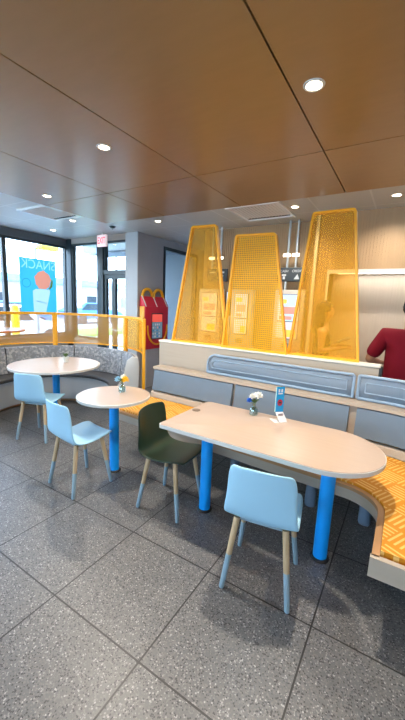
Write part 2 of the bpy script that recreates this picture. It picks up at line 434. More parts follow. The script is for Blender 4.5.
# column face painted paler for window light, side wall painted darker for shade; dark window
struct('wall_column', bx(-4.42, XC, YD-.06, YD+.10, 0, ZC), 'lgrey')
bm = B(); Y0, Y1, Z0, Z1 = 5.16, 6.35, .30, 2.64
box(bm, XC-.1, XC, YD+.10, Y0, 0, ZC); box(bm, XC-.015, XC+.006, YD-.05, YD+.10, 0, ZC); box(bm, XC-.1, XC, Y1, 6.9, 0, ZC); box(bm, XC-.1, XC, Y0, Y1, 0, Z0); box(bm, XC-.1, XC, Y0, Y1, Z1, ZC)
struct('wall_side', bm, 'grey')
fr = B(); box(fr, XC-.08, XC+.012, Y0, Y0+.06, Z0, Z1); box(fr, XC-.08, XC+.012, Y1-.06, Y1, Z0, Z1); box(fr, XC-.08, XC+.012, Y0+.06, Y1-.06, Z0, Z0+.08); box(fr, XC-.08, XC+.012, Y0+.06, Y1-.06, Z1-.06, Z1)
w = struct('window_10', fr, 'dark'); obj('pane', bx(XC-.045, XC-.035, Y0+.06, Y1-.06, Z0+.08, Z1-.06), 'glass', w)
# ribbed wood walls behind the counter
def ribs(bm, x0, x1, y, z0, z1, pitch=.034):
    k = x0
    while k+.024 <= x1: box(bm, k, k+.024, y-.007, y, z0, z1); k += pitch
    return bm
bm = B(); box(bm, -3.0, -1.10, 4.82, 4.92, 0, ZC); ribs(bm, -2.98, -1.13, 4.82, 0, ZC)
struct('wall_kiosk', bm, 'slat')
struct('wall_hall', bx(XC, -2.9, 6.78, 6.9, 0, ZC), 'grey'); struct('wall_hall_side', bx(-3.0, -2.9, 4.92, 6.78, 0, ZC), 'grey')
bm = B(); box(bm, -1.10, -.92, 4.54, 4.92, 0, ZC); box(bm, -.92, XR, 4.54, 4.86, 2.06, ZC); box(bm, 1.6, XR, 4.54, 4.86, 0, 2.06)
ribs(bm, -1.06, -.95, 4.54, 0, ZC); ribs(bm, -.92, XR, 4.54, 2.09, ZC); ribs(bm, 1.66, XR, 4.54, 0, 2.06)
struct('wall_counter', bm, 'slat')
bm = B(); box(bm, -.92, 1.6, 4.80, 4.86, 0, 2.06); ribs(bm, -.90, 1.58, 4.80, 0, 2.05)
struct('wall_niche', bm, 'slatlight')
bm = B(); box(bm, -.945, -.92, 4.51, 4.78, 0, 2.085); box(bm, -.92, 1.62, 4.51, 4.78, 2.06, 2.085); box(bm, 1.6, 1.625, 4.51, 4.78, 0, 2.06); box(bm, -.92, 1.6, 4.51, 4.53, 2.035, 2.06)
struct('trim_3', bm, 'white')
t = thing('niche_fill_light', 'unseen strip light added to brighten the pale ribbed niche', 'light', (.34, 4.66, 2.052))  # added fill lamp behind the trim lip, only to brighten the niche
obj('housing', bx(-1.2, 1.2, -.04, .04, .0, .008), 'white', t); obj('lens', bx(-1.19, 1.19, -.035, .035, -.003, 0), mat('niche_fill_lens', (1, 1, 1), .4, emit=(1., .93, .82), estr=14.), t)
struct('trim_4', bx(-1.13, -1.09, 4.50, 4.56, 0, ZC), 'white')
struct('wall_right', bx(XR, XR+.1, YB, 4.86, 0, ZC), 'lgrey')
bm = B(); box(bm, XL, XR, YB-.1, YB, 0, .8); box(bm, XL, XR, YB-.1, YB, 2.63, ZC)
for a, b in ((XL, -4.7), (-3.24, -1.78), (1.14, XR)): box(bm, a, b, YB-.1, YB, .8, 2.63)
struct('wall_back', bm, 'lgrey')
xm = [XL, -4.7, -3.24, -1.78, -.32, 1.14, XR]
for i, (a, b) in enumerate(((-4.7, -3.24), (-1.78, -.32), (-.32, 1.14))):
    fr = B(); box(fr, a, a+.035, YB-.09, YB-.01, .8, 2.63); box(fr, b-.035, b, YB-.09, YB-.01, .8, 2.63)
    box(fr, a+.035, b-.035, YB-.09, YB-.01, .8, .84); box(fr, a+.035, b-.035, YB-.09, YB-.01, 2.59, 2.63)
    w = struct('window_%d' % (i+11), fr, 'dark'); obj('pane', bx(a+.035, b-.035, YB-.055, YB-.045, .84, 2.59), 'glass', w)
struct('wall_vestibule', bx(-5.95, XC-.1, 6.80, 6.9, 0, ZC), 'outgrey')

# ------------------------------------------------------------------ ceiling fittings
def downlight(x, y, label, z):
    t = thing('downlight', label, 'ceiling light', (x, y, z), 0, 'recessed ceiling downlights')
    obj('trim_ring', lathe(B(), [(.040, -.001), (.043, -.005), (.052, -.005), (.057, 0), (.040, 0)][::1], seg=32), 'white', t)
    obj('lens', lathe(B(), [(0, -.003), (.039, -.003), (.039, -.001), (0, -.001)], seg=24), 'lampglow', t)
    return t
LAMPS = [(-.57, 1.94, 2.75, 'round recessed downlight over the long table, biggest and nearest'),
         (-2.15, 1.93, 2.75, 'recessed downlight in the wood ceiling above the small round table'),
         (-3.73, 2.49, 2.75, 'recessed downlight in the wood ceiling beside the left air vent'),
         (-4.57, 3.47, 2.77, 'small recessed downlight in grey ceiling just beyond the left air vent'),
         (-5.55, 3.80, 2.77, 'smallest recessed downlight, in grey ceiling nearest the corner windows'),
         (-3.32, 4.0, 2.77, 'recessed downlight in grey ceiling left of the leftmost yellow arch panel'),
         (-1.30, 4.08, 2.77, 'recessed downlight in grey ceiling beside the vent over the arch panels'),
         (-.25, 4.08, 2.77, 'recessed downlight in grey ceiling above the person in red')]
HIDDEN = [(-.57, -.6, 2.75), (-2.15, -.6, 2.75), (-3.73, -.6, 2.75), (1.0, 1.94, 2.75), (1.0, -.6, 2.75), (1.0, 4.08, 2.77), (-5.2, .8, 2.77)]
def spot(x, y, z, e):
    L = bpy.data.lights.new('downlight_beam', 'SPOT'); L.energy = e; L.color = (1., .90, .77); L.spot_size = math.radians(150); L.spot_blend = .9; L.shadow_soft_size = .045
    o = bpy.data.objects.new('downlight_beam', L); COL.objects.link(o); o.location = (x, y, z-.02)
EN = {0: 180, 1: 145, 2: 95, 6: 70, 7: 60}
for i, (x, y, z, lb) in enumerate(LAMPS): downlight(x, y, lb, z); spot(x, y, z, EN.get(i, 30))
for x, y, z in HIDDEN: spot(x, y, z, 45); downlight(x, y, 'recessed ceiling downlight outside the photo', z)
def vent(x, y, label, s=.29, dz=0.):
    t = thing('air_vent', label, 'air vent', (x, y, ZC+dz), 0, 'square ceiling air vents')
    bm = B()
    for a, b, c, d in ((-s, s, -s, -s+.035), (-s, s, s-.035, s), (-s, -s+.035, -s+.035, s-.035), (s-.035, s, -s+.035, s-.035)): box(bm, a, b, c, d, -.022, 0)
    obj('frame', bm, 'grille', t)
    bm = B(); k = -s+.05
    while k < s-.05: prism(bm, [(k, -.004), (k+.004, -.004), (k+.012, -.012), (k+.008, -.012)], lambda u, v, d: (u, d, v), -s+.036, s-.086); k += .042
    obj('louvre', bm, 'grille', t); obj('backing_plate', bx(-s+.035, s-.035, -s+.035, s-.085, -.003, -.001), 'grille', t); obj('slot', bx(-s+.035, s-.035, s-.085, s-.035, -.003, -.001), 'gap', t)  # pale plate behind the louvres, dark slot along one edge
vent(-4.46, 3.02, 'square louvred air vent in the grey ceiling towards the windows', .31)
vent(-1.73, 4.10, 'square louvred air vent in the grey ceiling above the arch panels', .34, -.004)
t = thing('sprinkler_head', 'tiny dark sprinkler head on the grey ceiling right of the exit sign', 'sprinkler', (-4.27, 4.0, ZC+.002))
obj('cup', lathe(B(), [(0, -.03), (.03, -.028), (.055, -.004), (.055, 0), (0, 0)], seg=16), 'dark', t); obj('nozzle', lathe(B(), [(0, -.06), (.016, -.058), (.012, -.03), (0, -.03)], seg=12), 'steel', t)
t = thing('exit_sign', 'hanging exit sign with red letters on white, in front of the door wall', 'exit sign', (-4.80, 4.25, 2.52))
obj('casing', bx(-.115, .115, -.02, .02, 0, .20, .006), 'exitw', t)
place_text('lettering', 'EXIT', .118, 'exitr', t, lambda u, v, d: (u*.82, -.0205-d, .10+v*1.35), .001)
obj('hanger', tube(B(), [(0, 0, .20), (0, 0, .25)], .01), 'grille', t)

# ------------------------------------------------------------------ tables
def capsule(x0, xc, yc, r, cr=.03, n=28):
    """left square end with small corners, right half-round end"""
    p = []
    for k in range(n+1):
        a = -PI/2 + PI*k/n; p.append((xc+r*math.cos(a), yc+r*math.sin(a)))
    for cx, cy, a0 in ((x0+cr, yc+r-cr, PI/2), (x0+cr, yc-r+cr, PI)):
        for k in range(7): a = a0 + PI/2*k/6; p.append((cx+cr*math.cos(a), cy+cr*math.sin(a)))
    return p
def blue_leg(t, x, y, h=.705, r=.044):
    l = obj('leg', lathe(B(), [(r, .012), (r, h), (0, h)], (x, y), 32), 'blue', t)
    obj('foot_ring', lathe(B(), [(0, 0), (r+.016, 0), (r+.016, .006), (r+.008, .014), (r, .014)], (x, y), 32), 'black', l)
t = thing('dining_table', 'long table with one rounded end and beige top on two blue posts', 'table', (-.735, 2.09, 0))
o = obj('tabletop', prism(B(), [(x, y) for x, y in capsule(-.675, .385, 0, .345)], XY, .715, .742, .004), ['beige_top'], t)
obj('edge_band', strip(B(), [(x*1.001, y*1.0015) for x, y in capsule(-.675, .385, 0, .345)] + [(.3851, -.3455)], [(x*1.0075, y*1.012) for x, y in capsule(-.675, .385, 0, .345)] + [(.388, -.349)], (.713, .739)), 'edge', t)
blue_leg(t, -.44, -.045); blue_leg(t, .44, -.045)
obj('grommet', lathe(B(), [(0, .742), (.033, .742), (.033, .746), (.027, .7475), (0, .7465)], (-.625, .07), 24), 'grommet', t)
def round_table(name, label, x, y, r):
    t = thing(name, label, 'table', (x, y, 0))
    obj('tabletop', lathe(B(), [(0, .715), (r-.006, .715), (r-.006, .742), (0, .742)], seg=64), 'beige_top', t)
    obj('edge_band', lathe(B(), [(r-.006, .714), (r, .716), (r, .738), (r-.006, .742)], seg=64), 'edge', t)
    blue_leg(t, 0, 0)
    return t
round_table('round_table', 'small round table with beige top on one blue post, by dark green chair', -2.19, 2.06, .325)
round_table('round_table', 'large round table in front of the curved booth, top shining from windows', -3.81, 2.58, .55)
# bar-height table beyond the booth, at the left edge
t = thing('bar_table', 'pale high table with red edge behind the booth at far left', 'table', (-5.62, 2.76, 0))
obj('tabletop', lathe(B(), [(0, 1.03), (.36, 1.03), (.36, 1.05), (0, 1.05)], seg=40), 'pale_top', t)
obj('edge_band', lathe(B(), [(.36, 1.015), (.42, 1.02), (.425, 1.035), (.42, 1.048), (.36, 1.05)], seg=40), 'pink', t)
obj('post', tube(B(), [(0, 0, .02), (0, 0, 1.03)], .045), 'steel', t); obj('base_plate', lathe(B(), [(0, 0), (.27, 0), (.27, .012), (.05, .03), (0, .03)], seg=32), 'steel', t)

# ------------------------------------------------------------------ chairs
def shell_mesh():
    prof = [(-.230, .780, .140), (-.2275, .768, .165), (-.220, .72, .180), (-.212, .665, .183), (-.203, .61, .186), (-.194, .57, .189), (-.184, .510, .196), (-.168, .466, .203),
            (-.138, .438, .203), (-.095, .426, .203), (-.04, .424, .202), (.03, .428, .200), (.10, .438, .197), (.16, .451, .192), (.20, .449, .183), (.215, .444, .165)]
    bm = B(); n = 15; g = []
    for i, (y, z, w) in enumerate(prof):
        row = []; back = max(0., min(1., (z-.46)/.2)) if y < -.1 else 0.
        for k in range(n):
            s = -1 + 2*k/(n-1); ss = abs(s)**2.4
            row.append(bm.verts.new((w*s, y + back*.034*ss, z + (1-back)*.014*ss - (.012*ss if i == 0 else 0))))
        g.append(row)
    for a, b in zip(g, g[1:]):
        for k in range(n-1): bm.faces.new((a[k], a[k+1], b[k+1], b[k]))
    bmesh.ops.recalc_face_normals(bm, faces=bm.faces[:])
    me = bpy.data.meshes.new('sh'); bm.to_mesh(me); bm.free(); o = bpy.data.objects.new('sh', me); COL.objects.link(o)
    md = o.modifiers.new('s', 'SOLIDIFY'); md.thickness = .014; md.offset = 0
    s2 = o.modifiers.new('u', 'SUBSURF'); s2.levels = s2.render_levels = 1
    m2 = bake(o); m2.polygons.foreach_set('use_smooth', [True]*len(m2.polygons)); return m2
def make_chair(label, shell):
    t = thing('dining_chair', label, 'chair', group='plastic shell chairs around the tables')
    obj('seat_shell', shell_mesh(), shell, t)
    bm = B(); box(bm, -.13, .13, -.11, -.08, .402, .418, .004); box(bm, -.13, .13, .10, .13, .402, .430, .004); box(bm, -.02, .02, -.08, .10, .402, .418)
    obj('under_frame', bm, 'legtip', t)
    for sx in (-1, 1):
        for sy, y0, y1 in ((-1, -.115, -.182), (1, .12, .185)):
            a, b = Vector((sx*.135, y0, .420 if sy < 0 else .436)), Vector((sx*.185, y1, 0)); m_ = a.lerp(b, .52)
            l = obj('leg', tube(B(), [a, m_], [.0185, .0165], 16), 'legwood', t)
            q = obj('leg_tip', tube(B(), [m_, a.lerp(b, .99), b], [.0166, .0145, .0130], 16), 'legtip', l)
            tag(q, 'blue-grey dipped lower half of leg')
    return t
ch = make_chair('light blue shell chair with its back turned, at the long table', 'lblue')
CH = [((-.562, 1.69, 0), math.radians(9), None, None),
      ((-2.27, 1.74, 0), math.radians(-6), 'light blue shell chair facing away beside the small round table', None),
      ((-3.46, 2.14, 0), math.radians(20), 'light blue shell chair tucked against the large round table', None),
      ((-1.45, 1.96, 0), math.radians(-86), 'dark green shell chair at the square end of the long table', 'green')]
base = ch
for i, (loc, rz, lb, mt) in enumerate(CH):
    c = base if i == 0 else copy_tree(base)
    c.location = loc; c.rotation_euler.z = rz
    if lb: c['label'] = lb
    if mt:
        for q in [q for q in bpy.data.objects if q.parent == c and q.name.startswith('seat_shell')]:
            q.data = q.data.copy(); q.data.materials.clear(); q.data.materials.append(M[mt])

# ------------------------------------------------------------------ U-shaped banquette
def plan(line):
    """line: straight, arc, straight -> matched points: x from left end to the corner, quarter arc, down the arm"""
    x0, y0, xc, y1, r, xe, ye = line       # left end, corner arc centre x, y at corner, radius, arm x, arm end y
    P = [(x0 + (xc-x0)*k/14, y0 + (y1-y0)*k/14) for k in range(15)]
    cy = y1 - r
    for k in range(1, 15):
        a = PI/2*(1-k/14); P.append((xc + (xe-xc)*math.cos(a), cy + r*math.sin(a)))
    P += [(xe, cy + (ye-cy)*k/6) for k in range(1, 7)]
    return P
F = plan((-2.52, 2.37, -.24, 2.235, .22, .0, 1.625))        # front edge of the seat
K = plan((-2.52, 2.955, -.14, 2.885, .70, .60, 1.625))       # foot of the backrest
def off(P, d, z=None):
    """points moved by d away from the front (outward normal of the plan line)"""
    Q = []
    for i, p in enumerate(P):
        a, b = P[max(i-1, 0)], P[min(i+1, len(P)-1)]; tx, ty = b[0]-a[0], b[1]-a[1]; l = math.hypot(tx, ty)
        Q.append((p[0] - ty/l*d, p[1] + tx/l*d))
    return Q
t = thing('banquette', 'long banquette with orange seat and grey back panels, curving round at right', 'bench', (-1.2, 2.6, 0))
def rel(o, par=None):
    o.data.transform(Matrix.Translation(-t.location)); o.parent = par or t; return o
def lerpP(A, Bp, s): return [(a[0]+(b[0]-a[0])*s, a[1]+(b[1]-a[1])*s) for a, b in zip(A, Bp)]
ap = rel(obj('seat_base', strip(B(), F, K, (.355, .430)), 'beige'))
rel(obj('seat_lip', strip(B(), off(F, -.006), off(F, .028), (.428, .452)), 'lip'))
FE = off(F, .029); KE = off(K, -.012)
FE = [(x, max(y, 1.66)) if i > 28 else (x, y) for i, (x, y) in enumerate(FE)]; KE = [(x, max(y, 1.66)) if i > 28 else (x, y) for i, (x, y) in enumerate(KE)]
rel(obj('seat_cushion', strip(B(), FE, KE, (.430, .466)), 'weave'))
bm = B()
rel(obj('end_panel', bx(-.012, .74, 1.605, 1.635, .35, .452), 'beige'))
def back_section(name, i0, i1, z0, z1, d0, d1, th, m, sc=None):
    """leaning upholstered pad between plan stations i0..i1 (floats)"""
    def at(P, s):
        i = min(int(s), len(P)-2); q = s-i; return (P[i][0]+(P[i+1][0]-P[i][0])*q, P[i][1]+(P[i+1][1]-P[i][1])*q)
    n = max(3, int((i1-i0)*2)); st = [i0+(i1-i0)*k/n for k in range(n+1)]
    A = off(K, d0); Bt = off(K, d1); bm = B(); rings = []
    A2 = off(K, d0+th); B2 = off(K, d1+th); e = .012
    for s in st:
        a, b, a2, b2 = at(A, s), at(Bt, s), at(A2, s), at(B2, s)
        def mixp(p, q, w): return (p[0]+(q[0]-p[0])*w, p[1]+(q[1]-p[1])*w)
        pts = [(*mixp(a, a2, .45), z0), (*mixp(a, b, .03), z0+e), (*mixp(a, b, .97), z1-e), (*mixp(b, b2, .45), z1), (*b2, z1), (*a2, z0)]
        rings.append([bm.verts.new(p) for p in pts])
    for p, q in zip(rings, rings[1:]):
        for k in range(6): bm.faces.new((p[k], p[(k+1) % 6], q[(k+1) % 6], q[k]))
    bm.faces.new(rings[0]); bm.faces.new(rings[-1][::-1])
    return rel(obj(name, bm, m))
def st_of(x): # plan station on the straight run of K for a given x
    return (x+2.52)/((-.14+2.52)/14)
rel(obj('back_frame', sweep(B(), [(p, (q[0]-p[0], q[1]-p[1])) for p, q in zip(K, off(K, 1.))], [(.03, .0), (.075, .80), (.16, .80), (.16, .0)]), 'beige'))
back_section('kick_strip', 0, 34, .455, .535, -.004, .006, .05, 'beige')
back_section('back_pad', st_of(-2.50), st_of(-1.44), .545, .80, .005, .045, .06, 'vinyl')
back_section('back_pad', st_of(-1.405), st_of(-.325), .545, .80, .005, .045, .06, 'vinyl')
back_section('back_pad', st_of(-.265), 25, .545, .80, .005, .045, .06, 'vinyl')
back_section('back_pad', 25.6, 33.6, .545, .80, .005, .045, .06, 'vinyl')
rel(obj('top_ledge', strip(B(), off(K, .04), off(K, .19), (.80, .83)), 'beige'))
for x, y in ((-2.2, 2.74), (-1.255, 2.74), (-.494, 2.60), (-.09, 2.60), (.36, 2.1)):
    rel(obj('leg', lathe(B(), [(0, 0), (.040, 0), (.044, .01), (.044, .355), (0, .355)], (x, y), 24), 'peg'))
# perforated screens on the ledge
def screen_panel(label, P, r, z0, z1, group):
    t2 = thing('privacy_screen', label, 'screen', (P[0][0], P[0][1], z0), 0, group)
    # length parameter along plan polyline
    L = [0.]
    for a, b in zip(P, P[1:]): L.append(L[-1]+math.hypot(b[0]-a[0], b[1]-a[1]))
    tot = L[-1]
    def at(s):
        s = max(0, min(tot, s))
        for i in range(len(L)-1):
            if s <= L[i+1]+1e-9:
                q = (s-L[i])/(L[i+1]-L[i]); return (P[i][0]+(P[i+1][0]-P[i][0])*q - P[0][0], P[i][1]+(P[i+1][1]-P[i][1])*q - P[0][1])
    h = z1-z0
    loop = [(0, 0)]
    loop += [(r*(1-math.cos(PI/2*k/8)), h-r+r*math.sin(PI/2*k/8)) for k in range(9)]
    n = 24; loop += [(r+(tot-r-.012)*k/n, h) for k in range(1, n)] + [(tot-.012, h), (tot, h-.012), (tot, 0)] + [(tot*(1-k/n), 0) for k in range(1, n)]
    loop.append(loop[0])
    obj('frame', tube(B(), [(*at(s), z) for s, z in loop], .014, 8, False), 'screenframe', t2)
    i_ = .055; bm = B(); n = 24
    inner = [(i_, i_)] + [(i_+(r*.6)*(1-math.cos(PI/2*k/6)), h-i_-r*.6+r*.6*math.sin(PI/2*k/6)) for k in range(7)] + [(i_+r*.6+(tot-2*i_-r*.6)*k/n, h-i_) for k in range(1, n+1)] + [(tot-i_-(tot-2*i_)*k/n, i_) for k in range(n)]
    obj('inner_frame', tube(bm, [(*at(s), z) for s, z in inner+[inner[0]]], .006, 6, False), 'screenframe', t2)
    bm = B(); cols = []
    ss = [.004+r*(1-math.cos(PI/2*k/6)) for k in range(7)] + [r+(tot-r-.004)*k/n for k in range(1, n+1)]
    for s in ss:
        top = h - (r - math.sqrt(max(0, r*r-(r-s)**2)) if s < r else 0)
        p = at(s); cols.append((bm.verts.new((*p, .0)), bm.verts.new((*p, max(.01, top-.002)))))
    for a, b in zip(cols, cols[1:]): bm.faces.new((a[0], b[0], b[1], a[1]))
    me = finish(bm, 40); o = obj('mesh_panel', me, 'screen', t2); md = o.modifiers.new('s', 'SOLIDIFY'); md.thickness = .003
S = off(K, .155)
S1 = [p for p in S if -1.80 < p[0] < -.36 and p[1] > 2.5]; S1 = [(-1.82, S1[0][1]+.01)] + S1 + [(-.325, S1[-1][1])]
S2 = [(-.285, S1[-1][1]-.002)] + [p for i, p in enumerate(S) if p[0] > -.2 and i < 27]
screen_panel('long perforated grey-blue screen with rounded left corner, on the banquette ledge', S1, .10, .848, 1.045, 'perforated screens on the banquette')
screen_panel('perforated grey-blue screen at the right end, in front of person in red', S2, .012, .848, 1.045, 'perforated screens on the banquette')

# ------------------------------------------------------------------ low partition with arch panels
t = thing('partition', 'low beige partition behind the banquette carrying three yellow arch panels', 'partition', (-1.37, 3.26, 0))
obj('wall_panel', bx(-1.225, 1.215, -.06, .06, 0, 1.105), 'beige', t); obj('cap', bx(-1.235, 1.225, -.07, .07, 1.105, 1.125, .004), 'cap', t)
obj('end_trim', bx(1.215, 1.24, -.06, .06, 0, 1.105), 'black', t)
def arch(label, bl, br, tl, tr, y, mtl, z0=1.125, sheets=2):
    """slanted frame panel: bl/br bottom x, tl/tr (x, z) top corners"""
    cx = (bl+br)/2; t = thing('arch_panel', label, 'arch panel', (cx, y, z0), 0, 'yellow arch panels on the partition')
    q = [(bl-cx, 0.), (br-cx, 0.), (tr[0]-cx, tr[1]-z0), (tl[0]-cx, tl[1]-z0)]
    def rounded(q, r):
        out = []
        for i in (0, 1, 2, 3):
            p = Vector(q[i]); a = Vector(q[i-1]); b = Vector(q[(i+1) % 4])
            if i < 2: out.append(tuple(p)); continue
            p0 = p+(a-p).normalized()*r; p1 = p+(b-p).normalized()*r
            for k in range(6):
                s = k/5; out.append(tuple((p0*(1-s)+p*s)*(1-s)+(p*(1-s)+p1*s)*s))
        return out
    def inset(q, w):
        c = []
        n = len(q)
        for i in range(n):
            a, p, b = Vector(q[i-1]), Vector(q[i]), Vector(q[(i+1) % n])
            d1 = (p-a).normalized(); d2 = (b-p).normalized(); n1 = Vector((-d1.y, d1.x)); n2 = Vector((-d2.y, d2.x)); m_ = (n1+n2).normalized()
            c.append(tuple(p + m_*w/max(.3, m_.dot(n1))))
        return c
    o_ = rounded(q, .035); i_ = rounded(inset(q, .021), .022); n = len(o_); bm = B(); V = []
    for L, d in ((o_, -.022), (i_, -.022), (i_, .022), (o_, .022)): V.append([bm.verts.new((u, d, v)) for u, v in L])
    for A, Bq in zip(V, V[1:]+V[:1]):
        for k in range(n): bm.faces.new((A[k], A[(k+1) % n], Bq[(k+1) % n], Bq[k]))
    obj('frame', bm, 'yellow', t)
    for d in ((-.018, .018) if sheets == 2 else (0,)):
        obj('mesh_sheet', prism(B(), i_, XZ, d-.0008, d+.0008) if False else (lambda b: (b.faces.new([b.verts.new((u, d, v)) for u, v in i_]), b)[1])(B()), mtl, t)
arch('leftmost of three tapered yellow perforated arch panels on the partition', -2.455, -1.68, (-2.215, 2.455), (-1.885, 2.450), 3.275, 'ymesh')
arch('middle and shortest tapered yellow panel, with visible round perforations', -1.725, -.98, (-1.625, 2.312), (-1.185, 2.305), 3.225, 'yholes')
arch('rightmost of three tapered yellow perforated panels, in front of a woman with tablet', -.995, -.325, (-.868, 2.468), (-.492, 2.470), 3.275, 'ymesh')

# ------------------------------------------------------------------ curved booth with yellow divider
BC = Vector((-3.87, 2.53, 0)); A0, A1 = math.radians(42), math.radians(248)
t = thing('booth', 'curved booth bench with patterned grey backrest around the large round table', 'bench', BC)
def arc_strip(bm, r0, r1, z0, z1, a0, a1, n=48):
    P = [(r0*math.cos(a0+(a1-a0)*k/n), r0*math.sin(a0+(a1-a0)*k/n)) for k in range(n+1)]
    Q = [(r1*math.cos(a0+(a1-a0)*k/n), r1*math.sin(a0+(a1-a0)*k/n)) for k in range(n+1)]
    return strip(bm, P, Q, (z0, z1))
def arc_sweep(bm, prof, a0, a1, n=40):
    return sweep(bm, [((0, 0), (math.cos(a0+(a1-a0)*k/n), math.sin(a0+(a1-a0)*k/n))) for k in range(n+1)], prof)
obj('plinth', arc_strip(B(), .82, 1.10, 0, .05, A0, A1), 'lip', t)
obj('seat_base', arc_strip(B(), .76, 1.12, .05, .40, A0, A1), 'boothbase', t)
obj('seat_cushion', arc_sweep(B(), [(.735, .41), (.735, .44), (.75, .455), (1.03, .455), (1.03, .40), (.745, .40)], A0, A1), 'boothseat', t)
cuts = [A0+.03, math.radians(74), math.radians(126), math.radians(180), A1-.02]
for a, b in zip(cuts, cuts[1:]):
    obj('back_pad', arc_sweep(B(), [(1.005, .465), (1.045, .81), (1.06, .835), (1.085, .84), (1.10, .82), (1.08, .46)], a+.008, b-.008, 16), 'boothfab', t)
obj('back_shell', arc_strip(B(), 1.10, 1.125, .0, .83, A0, A1), 'boothbase', t)
e = obj('end_panel', prism(B(), [(.86, 0), (1.14, 0), (1.14, .78), (1.12, .84), (1.05, .85), (.98, .80), (.93, .55), (.86, .46)], lambda u, v, d: (u*math.cos(A0)-d*math.sin(A0)*-1*-1, u*math.sin(A0)+d*math.cos(A0), v), -.03, -.002, .004), 'boothbase', t)
R = 1.205
t = thing('booth_divider', 'curved see-through yellow divider standing behind the booth', 'divider', BC)
def arc_pt(a, r=R): return (r*math.cos(a), r*math.sin(a))
obj('top_rail', arc_sweep(B(), [(R-.02, 1.318), (R+.02, 1.318), (R+.02, 1.356), (R-.02, 1.356)], A0, A1, 60), 'yellow', t)
obj('bottom_rail', arc_sweep(B(), [(R-.012, .86), (R+.012, .86), (R+.012, .878), (R-.012, .878)], A0, A1, 60), 'yellow', t)
pa = [A0, math.radians(82), math.radians(142), math.radians(196), A1]
for a, b in zip(pa, pa[1:]):
    bm = B(); n = 16; c = []
    for k in range(n+1):
        p = arc_pt(a+(b-a)*k/n); c.append((bm.verts.new((*p, .872)), bm.verts.new((*p, 1.33))))
    for p, q in zip(c, c[1:]): bm.faces.new((p[0], q[0], q[1], p[1]))
    obj('mesh_panel', bm, 'dmesh' if a > A0 else 'ymesh', t)
    if a == A0:
        bm = B(); c = []
        for k in range(n+1):
            p = arc_pt(a+(b-a)*k/n, R-.028); c.append((bm.verts.new((*p, .872)), bm.verts.new((*p, 1.33))))
        for p, q in zip(c, c[1:]): bm.faces.new((p[0], q[0], q[1], p[1]))
        obj('mesh_panel', bm, 'ymesh', t)
for i, a in enumerate(pa):
    p = arc_pt(a); bm = B(); w = .036 if i else .048
    box(bm, -w, w, -.02, .02, 0, 1.352, .004)
    bm.transform(Matrix.Translation((p[0], p[1], 0)) @ Matrix.Rotation(a+PI/2, 4, 'Z'))
    obj('post', bm, 'yellow', t)

# ------------------------------------------------------------------ things on the tables
def bloom(bm, c, r, mi, rng, n=26):
    for k in range(n):
        z = 1-1.5*(k+.5)/n; ph = k*2.39996; s = math.sqrt(max(0, 1-z*z)); d = Vector((s*math.cos(ph), s*math.sin(ph), z))
        rot = d.to_track_quat('Z', 'Y').to_matrix()
        sphere(bm, Vector(c)+d*r*.62, (r*.26, r*.12, r*.46), 6, 5, mi, rot)
    sphere(bm, c, r*.45, 8, 6, mi)
def flower_vase(loc, label, blooms, seed):
    rng = random.Random(seed); t = thing('flower_vase', label, 'vase of flowers', loc, 0, 'small glass vases of flowers')
    v = obj('vase', lathe(B(), [(0, .0), (.030, 0), (.034, .004), (.034, .045), (.026, .06), (.015, .07), (.015, .088), (.019, .094), (.016, .094), (.012, .088), (.012, .07), (.022, .058), (.030, .044), (.030, .008), (0, .006)], seg=24), 'vase', t)
    obj('water', lathe(B(), [(0, .008), (.028, .009), (.028, .036), (0, .036)], seg=20), 'water', v)
    for (x, y, z), r, m in blooms:
        s = obj('stem', tube(B(), [(rng.uniform(-.008, .008), rng.uniform(-.008, .008), .012), (x*.2, y*.2, .085), (x, y, z)], .0022, 6), 'stem', t)
        b = B(); bloom(b, (x, y, z), r, 0, rng); obj('flower', b, m, t)
    b = B()
    for k in range(7):
        a = k*.9+seed; d = Vector((math.cos(a)*.7, math.sin(a)*.7, .55)); sphere(b, Vector((0, 0, .098))+d*.028, (.010, .003, .026), 8, 6, 0, d.to_track_quat('Z', 'Y').to_matrix())
    obj('leaf', b, 'leaf', t)
TZ = .7425
flower_vase((-.945, 2.355, TZ), 'glass vase of white and deep blue flowers on the long table', [((.028, .012, .155), .034, 'petal_w'), ((-.020, .0, .142), .027, 'petal_w'), ((-.034, -.012, .112), .026, 'petal_b'), ((.0, .03, .15), .026, 'petal_w')], 1)
flower_vase((-2.20, 2.17, TZ), 'glass vase of yellow and pale blue flowers on the small round table', [((.034, .008, .118), .036, 'petal_y'), ((-.046, -.006, .112), .034, 'petal_lb'), ((-.004, .02, .138), .028, 'petal_w')], 2)
t = thing('condiment_pot', 'small white pot with green sprig on the large round table', 'pot', (-3.82, 2.74, TZ))
obj('pot', lathe(B(), [(0, 0), (.032, 0), (.036, .05), (.040, .075), (.036, .075), (.032, .05), (0, .01)], seg=20), 'plastic_w', t)
b = B()
for k in range(9):
    a = k*.7; d = Vector((math.cos(a)*.6, math.sin(a)*.6, .8)).normalized(); sphere(b, Vector((0, 0, .07))+d*.03, (.012, .004, .03), 8, 6, 0, d.to_track_quat('Z', 'Y').to_matrix())
obj('sprig', b, 'leaf', t)
